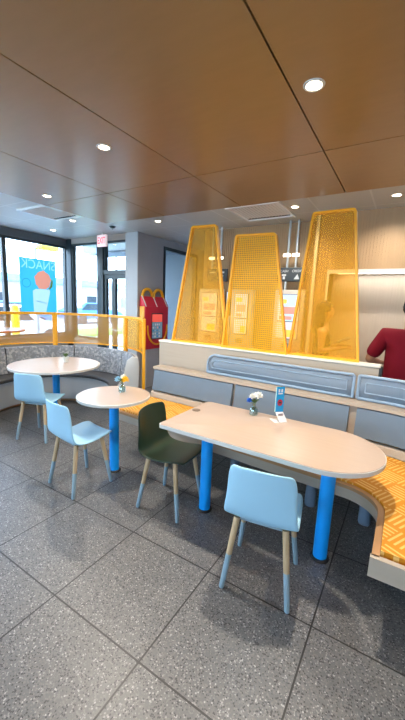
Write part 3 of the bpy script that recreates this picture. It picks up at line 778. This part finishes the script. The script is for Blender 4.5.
# folded table card
t = thing('table_card', 'upright folded blue and white promotional card on the long table', 'table card', (-.715, 2.33, TZ), math.radians(46))
W = .032
obj('upright', prism(B(), [(-.002, .068), (.001, .068), (.001, .262), (-.002, .262)], lambda u, v, d: (d, u+.035, v), -W, W), 'card_b', t)
obj('edge_strip', prism(B(), [(-.0026, .068), (.0016, .068), (.0016, .262), (-.0026, .262)], lambda u, v, d: (d, u+.035, v), -W-.006, -W), 'card_edge', t)
lw = obj('slanted_front', prism(B(), [(.036, .0685), (.034, .0685), (-.016, 0), (-.014, 0)], lambda u, v, d: (d+(.068-v)*.25, u, v), -W, W), 'card_w', t)
obj('foot', bx(-.055, .045, -.016, .075, 0, .002), 'card_w', t)
b = B(); box(b, -.019, -.006, .0315, .0329, .220, .246, 0); box(b, .004, .017, .0315, .0329, .220, .246, 0); box(b, -.019, .017, .0315, .0329, .206, .214)
obj('white_mark', b, 'card_w', t)
b = B(); prism(b, [(math.cos(2*PI*k/20)*.021, .140+math.sin(2*PI*k/20)*.026) for k in range(20)], lambda u, v, d: (u, d, v), .0313, .0329)
m_ = obj('red_emblem', b, 'card_r', t); obj('dark_mark', bx(-.012, .012, .0302, .0313, .134, .146), 'tablet', m_)
prb = B(); box(prb, -.02, .02, .0135, .0155, .032, .060)
prb.transform(Matrix.Translation((.004, 0, 0)))
pr_ = obj('grey_print', prb, 'card_g', t)

# ------------------------------------------------------------------ red box display with golden arch handles
t = thing('box_display', 'red box-shaped display with golden arch handles, on grey base by the wall', 'display', (XC+.001, 4.49, 0))
W = .66
obj('base', bx(.0, .14, .05, W-.05, 0, .72), 'grey', t)
obj('body', bx(.0, .15, 0, W, .72, 1.50, .004), 'red', t)
obj('side_panel', bx(.02, .13, -.010, -.001, .74, 1.50), 'gold', t)
obj('roof', prism(B(), [(.15, 1.50), (.15, 1.505), (.05, 1.68), (.03, 1.68), (.0, 1.50)], lambda u, v, d: (u, d, v), 0, W, .003), 'red', t)
for a, b_ in ((.02, .0), (.32, .30), (.62, .60)):
    obj('roof_seam', tube(B(), [(.152, a, 1.50), (.05, a-.0, 1.684)], .010, 8), 'white', t)
def m_arch(y0, w, h=.17, r=.028):
    pts = []
    for k in range(17):
        a = PI*k/16; pts.append((.04, y0+w/2-w/2*math.cos(a), 1.64+h*math.sin(a)**.75))
    return tube(B(), [(.04, y0, 1.60)]+pts+[(.04, y0+w, 1.60)], r, 10)
obj('handle', m_arch(.04, .27), 'gold', t); obj('handle', m_arch(.35, .27), 'gold', t)
s = obj('display_window', bx(.150, .156, .17, .49, .90, 1.38, .002), 'black', t)
obj('toy_backdrop', bx(.1562, .1572, .185, .475, .915, 1.215), mat('toy_back', (.15, .22, .28), .4, emit=(.16, .26, .34), estr=.5), s); obj('header', bx(.156, .158, .185, .475, 1.22, 1.36), mat('header_glow', (.6, .05, .04), .4, emit=(.95, .12, .08), estr=.6), s)
rr = random.Random(3); bm = B()
for i in range(4):
    for k in range(5): sphere(bm, (.160, .21+.06*i+rr.uniform(-.008, .008), .95+.055*k), (.004, .020, .019), 8, 6, rr.randint(0, 3))
obj('toy_picture', bm, ['card_b', 'petal_lb', 'kpic', 'card_w'], s)
pts = [(.165, .33-.28*math.cos(PI*k/20), 1.10-.30*math.sin(PI*k/20)) for k in range(21)]
obj('smile', tube(B(), [(.165, .05, 1.16)]+pts+[(.165, .61, 1.16)], .016, 8), 'gold', t)

# ------------------------------------------------------------------ ordering kiosks, hanging signs
def kiosk(x, y, w, label, blue=False, zt=1.83):
    t = thing('order_kiosk', label, 'kiosk', (x, y, 0), 0, 'white self-order kiosks')
    obj('pedestal', bx(-w/2, w/2, -.06, .10, 0, .98, .008), 'kiosk', t)
    hd = obj('screen_housing', bx(-w/2, w/2, -.07, .07, .98, zt, .012), 'kiosk', t)
    s = obj('screen', bx(-w/2+.055, w/2-.055, -.074, -.070, 1.15, zt-.06), 'black', hd)
    a, b = -w/2+.062, w/2-.062
    obj('picture', bx(a, b, -.077, -.074, 1.40, zt-.067), 'kblue' if blue else 'kscreen', hd); obj('picture', bx(a, b, -.077, -.074, 1.157, 1.39), 'kscreen', hd)
    for q, (c, d, e0, e1) in (('kpic', (a+.04, b-.03, 1.50, 1.60)), ('kyel', (a+.11, b-.02, 1.18, 1.28)), ('kyel', (a+.02, a+.12, 1.64, 1.70)), ('kpic', (a+.03, b-.09, 1.42, 1.47))):
        obj('menu_picture', bx(c, d, -.079, -.077, e0, e1), q, hd)
    bm = B(); box(bm, -.05, .05, -.10, -.06, 1.02, 1.09, .004); obj('card_reader', bm, 'outtan', t)
kiosk(-2.72, 4.66, .40, 'white order kiosk with lit screen behind the leftmost arch panel')
kiosk(-2.16, 4.66, .34, 'white order kiosk behind the perforated middle arch panel')
kiosk(-1.42, 4.62, .42, 'white order kiosk with blue screen, in the gap left of the rightmost panel', True)
def hanging_sign(x, y, w, label, poles, texts, bars):
    t = thing('hanging_sign', label, 'sign', (x, y, 1.95), 0, 'dark hanging signs over the kiosks')
    obj('board', bx(-w/2, w/2, -.015, .015, 0, .19, .004), 'signdark', t)
    for px in poles: obj('pole', tube(B(), [(px, .0, .19), (px, .0, ZC-1.95)], .016, 12), 'steel', t)
    for px in bars:
        obj('light_bar', bx(px-.05, px+.05, -.035, -.017, .335, .375, .003), 'barglow', t)
    for px, s, sz in texts:
        place_text('lettering', s, sz, 'signtext', t, lambda u, v, d, px=px: (px+u, -.0155-d, .140+v), .001)
    return t
t = hanging_sign(-1.46, 4.68, .40, 'dark hanging sign reading cash and credit, above the blue-screen kiosk', (-.07, .05), ((-.10, 'CASH', .046), (.085, 'CREDIT', .044)), (-.08, .045))
bm = B(); box(bm, -.13, -.07, -.0175, -.0155, .075, .10); box(bm, -.115, -.085, -.0175, -.0155, .03, .07); prism(bm, [(.04, .03), (.12, .03), (.09, .10)], XZ, -.0175, -.0155)
obj('icon', bm, 'signtext', t); obj('lower_pole', tube(B(), [(-.07, 0, .0), (-.07, 0, -.12)], .016, 12), 'steel', t)
t = hanging_sign(-2.65, 4.68, .36, 'dark hanging sign with white arrow, left of the middle arch panel', (-.10, .045), (), (-.10, .05))
bm = B(); box(bm, .03, .13, -.0175, -.0155, .125, .15); prism(bm, [(.04, .09), (.12, .09), (.06, .03)], XZ, -.0175, -.0155); box(bm, -.13, -.03, -.0175, -.0155, .125, .15)
obj('icon', bm, 'signtext', t)
t = thing('wall_tablet', 'narrow dark screen on pole in the gap between left and middle panels', 'screen', (-2.40, 4.68, 0))
obj('post', tube(B(), [(0, 0, .012), (0, 0, 1.45)], .018, 12), 'steel', t); obj('foot', lathe(B(), [(0, 0), (.12, 0), (.12, .010), (0, .014)], seg=24), 'steel', t)
hd = obj('screen', bx(-.055, .055, -.02, .02, 1.42, 1.80, .004), 'black', t); obj('lit_strip', bx(-.05, -.01, -.022, -.020, 1.50, 1.79), 'kblue', hd)

# ------------------------------------------------------------------ people
def hand(w, d, side, up, r=.0085, curl=.35, s=1.):
    """finger chains: wrist point, pointing dir, side dir (thumb side), palm normal 'up'"""
    w, d, side, up = (Vector(q).normalized() if i else Vector(q) for i, q in enumerate((w, d, side, up)))
    out = []; pc = w + d*.045*s
    out.append([(*w, .026*s, .018*s), (*pc, .034*s, .014*s), (*(w+d*.080*s), .034*s, .012*s)])
    for k, ln in enumerate((.070, .080, .074, .058)):
        b = w + d*.080*s + side*(.030-.020*k)*s
        j1 = b + d*ln*.45*s; j2 = j1 + (d - up*curl).normalized()*ln*.32*s; j3 = j2 + (d - up*2.2*curl).normalized()*ln*.28*s
        out.append([(*(w+d*.080*s), .034*s, .012*s), (*b, .0095*s), (*j1, .0088*s), (*j2, .008*s), (*j3, .0065*s)])
    b = w + d*.03*s + side*.032*s; j = b + (d*.6+side*.8).normalized()*.034*s; j2 = j + (d*.9+side*.35-up*.2).normalized()*.030*s
    out.append([(*pc, .034*s, .014*s), (*b, .013*s), (*j, .011*s), (*j2, .0085*s)])
    return out
def person(name, label, loc, rz, arms, h=1., skin_m='skin', fem=False):
    t = thing(name, label, 'person', loc, rz)
    sh = .165 if fem else .205
    P0 = (0, 0, .95, .15, .11)
    torso = [P0, (0, .005, 1.10, .125 if fem else .165, .10 if fem else .12), (0, 0, 1.30, .15 if fem else .185, .105 if fem else .125), (0, -.005, 1.42, .12, .085), (0, 0, 1.49, .062, .06), (0, .012, 1.555, .052, .052), (0, .025, 1.61, .062, .07), (0, .025, 1.685, .074, .092), (0, .018, 1.755, .058, .072)]
    ch = [torso]
    ch.append([torso[7], (0, .118, 1.675, .012, .012)])                                  # nose
    for s in (-1, 1):
        ch.append([torso[7], (s*.078, .015, 1.675, .014, .02)])                          # ears
        ch.append([P0, (s*.09, 0, .86, .095), (s*.10, .015, .50, .062), (s*.10, -.01, .10, .042), (s*.10, -.01, .045, .04), (s*.105, .12, .035, .036, .028)])
    for s, (el, wr, dd, sd, up) in arms.items():
        S0 = (s*sh, -.005, 1.425, .062 if fem else .075)
        ch.append([torso[3], S0, tuple(Vector(S0[:3]).lerp(Vector(el), .5)) + ((.043 if fem else .055),), (*el, .038 if fem else .046), tuple(Vector(el).lerp(Vector(wr), .4)) + (.036 if fem else .043,), (*wr, .026, .020)])
        hc = hand(wr, dd, sd, up); hc[0][0] = (*wr, .026, .020); ch += hc
    me = skin(ch, 0, 2); bm = from_mesh(me)
    for s in (-1, 1):
        sphere(bm, (s*.030, .098, 1.690), (.012, .010, .008), 10, 8, 1); sphere(bm, (s*.030, .1065, 1.690), (.005, .003, .005), 8, 6, 2)
    sphere(bm, (0, .098, 1.632), (.022, .008, .006), 10, 6, 3)
    obj('body', bm, [skin_m, 'eyew', 'hair', 'lip_skin'], t, 60)
    return t, sh
# man in dark red, seen from behind
arms = {-1: ((-.335, .03, 1.155), (-.22, .27, 1.10), (.5, .86, 0), (.86, -.5, .1), (0, 0, 1)), 1: ((.335, .03, 1.155), (.22, .27, 1.10), (-.5, .86, 0), (-.86, -.5, .1), (0, 0, 1))}
t, sh = person('person', 'person in dark red short-sleeved shirt seen from behind, beyond the banquette at right', (.05, 3.72, -.0), math.radians(4), arms)
t.scale = (1.0, 1.0, .955)
g = [[(0, 0, .90, .20, .155), (0, 0, 1.10, .215, .165), (0, 0, 1.30, .225, .16), (0, -.005, 1.43, .15, .105), (0, 0, 1.492, .072, .068)]]
for s in (-1, 1): g.append([g[0][3], (s*.205, -.005, 1.43, .092), (s*.275, .012, 1.29, .080), (s*.325, .027, 1.18, .076, .074)])
sm = skin(g, 1, 2); obj('shirt', sm, 'shirt', t)
g = [[(0, 0, .93, .19, .15), (0, 0, .86, .185, .14)]]
for s in (-1, 1): g.append([(0, 0, .86, .185, .14), (s*.10, 0, .80, .115), (s*.105, .012, .50, .088), (s*.105, -.01, .10, .075)])
obj('trousers', skin(g, 0, 2), 'pants', t)
for s in (-1, 1):
    bm = B(); sphere(bm, (s*.105, .05, .045), (.055, .14, .045), 16, 10); obj('shoe', bm, 'shoe', t)
bm = B(); sphere(bm, (0, .0, 1.72), (.10, .112, .105), 24, 16); sphere(bm, (0, -.035, 1.655), (.078, .062, .085), 20, 14)
for v in [v for v in bm.verts if v.co.y > .055 and v.co.z < 1.755]: v.co.y = .055
rr = random.Random(5)
for k in range(60):
    a = rr.uniform(0, 2*PI); z = rr.uniform(1.66, 1.80); rad = math.sqrt(max(.0, 1-((z-1.725)/.098)**2))
    p = Vector((math.cos(a)*.09*rad, math.sin(a)*.10*rad - .002, z))
    if p.y < .05: sphere(bm, p, (.016, .016, .018), 6, 5)
obj('hair', bm, 'hair', t)
# woman with tablet
arms = {-1: ((-.22, .02, 1.20), (-.10, .23, 1.25), (.35, .93, .1), (.93, -.35, .2), (0, 0, 1)), 1: ((.225, -.01, 1.19), (.09, .22, 1.235), (-.25, .96, .1), (-.96, -.25, .2), (0, 0, 1))}
t, sh = person('person', 'dark-haired woman in a dark top behind the rightmost arch panel, holding a tablet', (-.845, 4.12, 0), math.radians(-78), arms, skin_m='skin2', fem=True)
t.scale = (.93, .93, .93)
g = [[(0, 0, .90, .165, .125), (0, .005, 1.10, .14, .118), (0, 0, 1.30, .163, .120), (0, -.005, 1.415, .125, .092)]]
for s in (-1, 1): g.append([g[0][3], (s*.150, -.005, 1.42, .070)])
obj('top', skin(g, 1, 2), 'top', t)
g = [[(0, 0, .94, .162, .122), (0, 0, .86, .16, .12)]]
for s in (-1, 1): g.append([(0, 0, .86, .16, .12), (s*.09, 0, .80, .105), (s*.10, .015, .50, .078), (s*.10, -.01, .10, .058)])
obj('trousers', skin(g, 0, 2), 'pants', t)
for s in (-1, 1):
    bm = B(); sphere(bm, (s*.105, .05, .042), (.048, .13, .042), 16, 10); obj('shoe', bm, 'shoe', t)
bm = B(); sphere(bm, (0, -.005, 1.715), (.092, .112, .102), 24, 16)
for v in [v for v in bm.verts if v.co.y > .065 and v.co.z < 1.75]: v.co.y = .065
for k in range(14):
    a = PI*(1.0+k/13.); x, y = math.cos(a)*.082, math.sin(a)*.088
    tube(bm, [(x*.9, y*.9, 1.74), (x*1.05, y*1.05-.01, 1.62), (x*1.15, y*1.0-.02, 1.50), (x*1.05, y*.95-.03, 1.40)], [.024, .028, .026, .010], 8)
obj('hair', bm, 'hair', t)
tb = thing('tablet', 'dark tablet held in the hands of the woman behind the yellow panel', 'tablet', (-.672, 4.165, 1.212), math.radians(-78))
bm = bx(-.10, .10, .0, .15, -.004, .004, .003); bm.transform(Matrix.Rotation(math.radians(24), 4, 'X'))
obj('case', bm, 'tablet', tb); bm = bx(-.09, .09, .01, .14, .0042, .0052); bm.transform(Matrix.Rotation(math.radians(24), 4, 'X')); obj('screen', bm, 'outgrey', tb)

# ------------------------------------------------------------------ window poster (printed on the outside, seen mirrored)
PX = XL+.012; py0, py1, pz0, pz1 = 3.49, 4.225, 1.29, 2.30
def outline(me):
    bm = from_mesh(me); es = [e for e in bm.edges if len(e.link_faces) == 1]; nxt = {}
    for e in es: nxt.setdefault(e.verts[0], []).append(e.verts[1]); nxt.setdefault(e.verts[1], []).append(e.verts[0])
    loops, seen = [], set()
    for v in nxt:
        if v in seen: continue
        L = [v]; seen.add(v)
        while True:
            q = [w for w in nxt[L[-1]] if w not in seen]
            if not q: break
            L.append(q[0]); seen.add(q[0])
        loops.append([(p.co.x, p.co.y) for p in L])
    bm.free(); return loops
def sheet(name, loops, mtl, parent=None, dx=0.):
    cu = bpy.data.curves.new('s', 'CURVE'); cu.dimensions = '2D'; cu.fill_mode = 'FRONT'
    for L in loops:
        sp = cu.splines.new('POLY'); sp.points.add(len(L)-1); sp.use_cyclic_u = True
        for p, (u, v) in zip(sp.points, L): p.co = (u, v, 0, 1)
    o = bpy.data.objects.new('s', cu); COL.objects.link(o); me = bake(o)
    for v in me.vertices: v.co = Vector((PX+dx, v.co.x, v.co.y))
    me.materials.clear()
    return obj(name, me, mtl, parent, None)
letters = [[(3.868-u, 2.185+v*1.10) for u, v in L] for L in outline(text_mesh('SNACK', .215, 0))]
cone = [(3.73, 1.16), (3.97, 1.16), (4.10, 1.74), (4.08, 1.82), (3.82, 1.86), (3.74, 1.80)]
rr = random.Random(11)
blob = []
for k in range(40):
    a = 2*PI*k/40; r = 1+.03*math.sin(5*a)+.035*math.sin(9*a+1)+.02*math.sin(14*a); blob.append((3.945+.165*r*math.cos(a), max(1.742+.002*math.cos(a), 1.91+.175*r*math.sin(a))))
fill = [p for p in blob if p[1] > 1.845]
cone2 = [(3.735, 1.295), (3.99, 1.295), (4.09, 1.70), (4.07, 1.738), (3.79, 1.738), (3.73, 1.70)]
ring = lambda r: [(3.61+r*math.cos(2*PI*k/28), 1.84+r*math.sin(2*PI*k/28)) for k in range(28)]
lime = [(4.075, 1.738), (4.14, 1.80), (4.155, 1.90), (4.13, 1.955), (4.118, 1.90), (4.09, 1.80), (4.05, 1.738)]
rect = [(py0, pz0), (py1, pz0), (py1, pz1), (py0, pz1)]
po = sheet('poster', [rect, cone2, blob, ring(.085), ring(.075), *letters], 'p_blue'); po.name = 'window_poster'
tag(po, 'cyan window poster with a wrapped snack and mirrored lettering, seen from behind', 'poster')
sheet('lettering', letters, 'p_text', po); sheet('paper_wrap', [cone2], 'p_white', po); sheet('snack', [blob], 'p_orange', po); sheet('round_mark', [ring(.085), ring(.075)], 'p_dark', po)
sheet('lettuce', [lime], 'p_lime', po, .002)
sheet('wrap_print', [[(3.80, 1.50), (4.0, 1.46), (4.0, 1.475), (3.80, 1.515)]], 'p_text', po, .002)

# ------------------------------------------------------------------ outside
struct('ground', bx(-60, XL-.15, -30, 60, -.25, -.12), 'asphalt'); struct('ground.001', bx(XL-.15, 30, 6.95, 60, -.25, -.12), 'asphalt')
struct('walkway', bx(XL-.15, XC-.1, YD+.1, 6.95, -.25, -.03), 'lgrey')
o = struct('lawn_strip', bx(-15., -12.2, -10, 24, -.12, -.02), 'grass'); o['kind'] = 'structure'
o = struct('lawn_strip.001', bx(-12.2, 4, 13, 16, -.12, -.02), 'grass'); o['kind'] = 'structure'
struct('trim_5', bx(-7.4, -4.3, 5.9, 6.5, 2.72, 2.95), 'outgrey')        # canopy edge over the entrance
def bollard(x, y, label):
    t = thing('bollard', label, 'bollard', (x, y, -.12), 0, 'yellow bollards outside')
    obj('post', lathe(B(), [(0, 0), (.085, 0), (.085, 1.42), (.07, 1.49), (.03, 1.52), (0, 1.525)], seg=24), 'bollard', t)
    obj('base_collar', lathe(B(), [(.085, 0), (.13, 0), (.12, .03), (.085, .05)], seg=24), 'outgrey', t)
bollard(-7.5, 4.12, 'yellow bollard outside the left window, below the poster'); bollard(-6.9, 6.15, 'yellow bollard outside the window beside the door')
def building(name, label, x0, x1, y0, y1, h, wall, band):
    t = thing(name, label, 'building', ((x0+x1)/2, (y0+y1)/2, -.12)); a, b = (x1-x0)/2, (y1-y0)/2
    obj('wall', bx(-a, a, -b, b, 0, h), wall, t); obj('roof_band', bx(-a-.15, a+.15, -b-.15, b+.15, h*.86, h+.05), band, t)
    for k in range(6):
        f = -1+2*(k+.5)/6
        obj('window', bx(a+.0, a+.04, f*b-.5, f*b+.5, .9, h*.6), 'carglass', t) if b > a else obj('window', bx(f*a-.5, f*a+.5, -b-.04, -b, .9, h*.6), 'carglass', t)
building('shop_building', 'low tan building with white and blue roof band across the road', -30, -24, 10, 34, 3.2, 'outtan', 'outblue')
building('shop_building', 'low white building with grey roof seen past the door', -16, 2, 24, 32, 3.0, 'outtan', 'outwhite')
def car(x, y, rz, label, paint):
    t = thing('car', label, 'car', (x, y, -.12), rz, 'parked cars outside')
    prof = [(-2.1, .35), (2.1, .35), (2.15, .62), (1.95, .82), (1.0, .92), (.45, 1.42), (-1.0, 1.45), (-1.65, .95), (-2.1, .88)]
    obj('body', prism(B(), prof, XZ, -.85, .85, .05), paint, t)
    obj('side_window', prism(B(), [(-1.4, .95), (.75, .95), (.35, 1.36), (-.95, 1.38)], XZ, -.86, .86), 'carglass', t)
    for wx in (-1.3, 1.3):
        for wy in (-.8, .8):
            bm = lathe(B(), [(0, -.1), (.30, -.1), (.33, -.06), (.33, .06), (.30, .1), (0, .1)], seg=24); bm.transform(Matrix.Translation((wx, wy, .33)) @ Matrix.Rotation(PI/2, 4, 'X')); obj('wheel', bm, 'tyre', t)
car(-11.2, 5.6, math.radians(85), 'white car parked nearest outside the left window, behind the bollard', 'outwhite')
car(-15.5, 5.0, math.radians(85), 'red car parked outside at far left window edge', 'carred')
car(-17.5, 9.2, math.radians(85), 'blue car parked farther off outside the left window', 'carblue')
car(-19.2, 16.0, math.radians(85), 'dark blue car seen outside beside the corner post', 'carblue')
t = thing('awning', 'yellow strip of awning outside above the cyan poster', 'awning', (-9.0, 6.06, 2.93))
obj('fascia', bx(-.3, .0, -.26, .26, 0, .12, .01), 'bollard', t); obj('support_post', bx(-.34, -.30, -.3, -.24, -3.05, .05), 'outgrey', t)
t = thing('street_lamp', 'thin grey street lamp outside the window left of the door', 'street lamp', (-13.6, 13.0, -.12))
obj('pole', tube(B(), [(0, 0, 0), (0, 0, 6.5)], [.07, .05], 12), 'outgrey', t); obj('lamp_head', bx(-.15, .5, -.12, .12, 6.45, 6.58, .02), 'outgrey', t)

# ------------------------------------------------------------------ daylight
w = bpy.data.worlds.new('sky'); sc.world = w; w.use_nodes = True; nt = w.node_tree; bg = nt.nodes['Background']
h = NT(w)
tc = h.n('ShaderNodeTexCoord'); sp = h.n('ShaderNodeSeparateXYZ'); h.l(tc.outputs['Generated'], sp.inputs[0])
rp = h.n('ShaderNodeValToRGB'); e = rp.color_ramp.elements; e[0].position = 0.; e[0].color = (.78, .90, 1., 1); e[1].position = .6; e[1].color = (.34, .58, 1., 1)
h.l(sp.outputs[2], rp.inputs[0]); h.l(rp.outputs[0], bg.inputs[0]); bg.inputs[1].default_value = 10.5
L = bpy.data.lights.new('sun', 'SUN'); L.energy = 9.0; L.angle = .02; L.color = (1., .95, .86)
o = bpy.data.objects.new('sun', L); COL.objects.link(o); o.rotation_euler = Vector((-.45, .25, -1.)).to_track_quat('-Z', 'Y').to_euler()

# ------------------------------------------------------------------ render look
vs = sc.view_settings; vs.view_transform = 'Standard'; vs.look = 'None'; vs.exposure = .22; vs.gamma = 1.; vs.use_curve_mapping = False
cy = sc.cycles; cy.use_denoising = True; cy.max_bounces = 8; cy.transparent_max_bounces = 16; cy.diffuse_bounces = 5; cy.glossy_bounces = 4
cy.sample_clamp_indirect = 6.; cy.caustics_reflective = False; cy.caustics_refractive = False
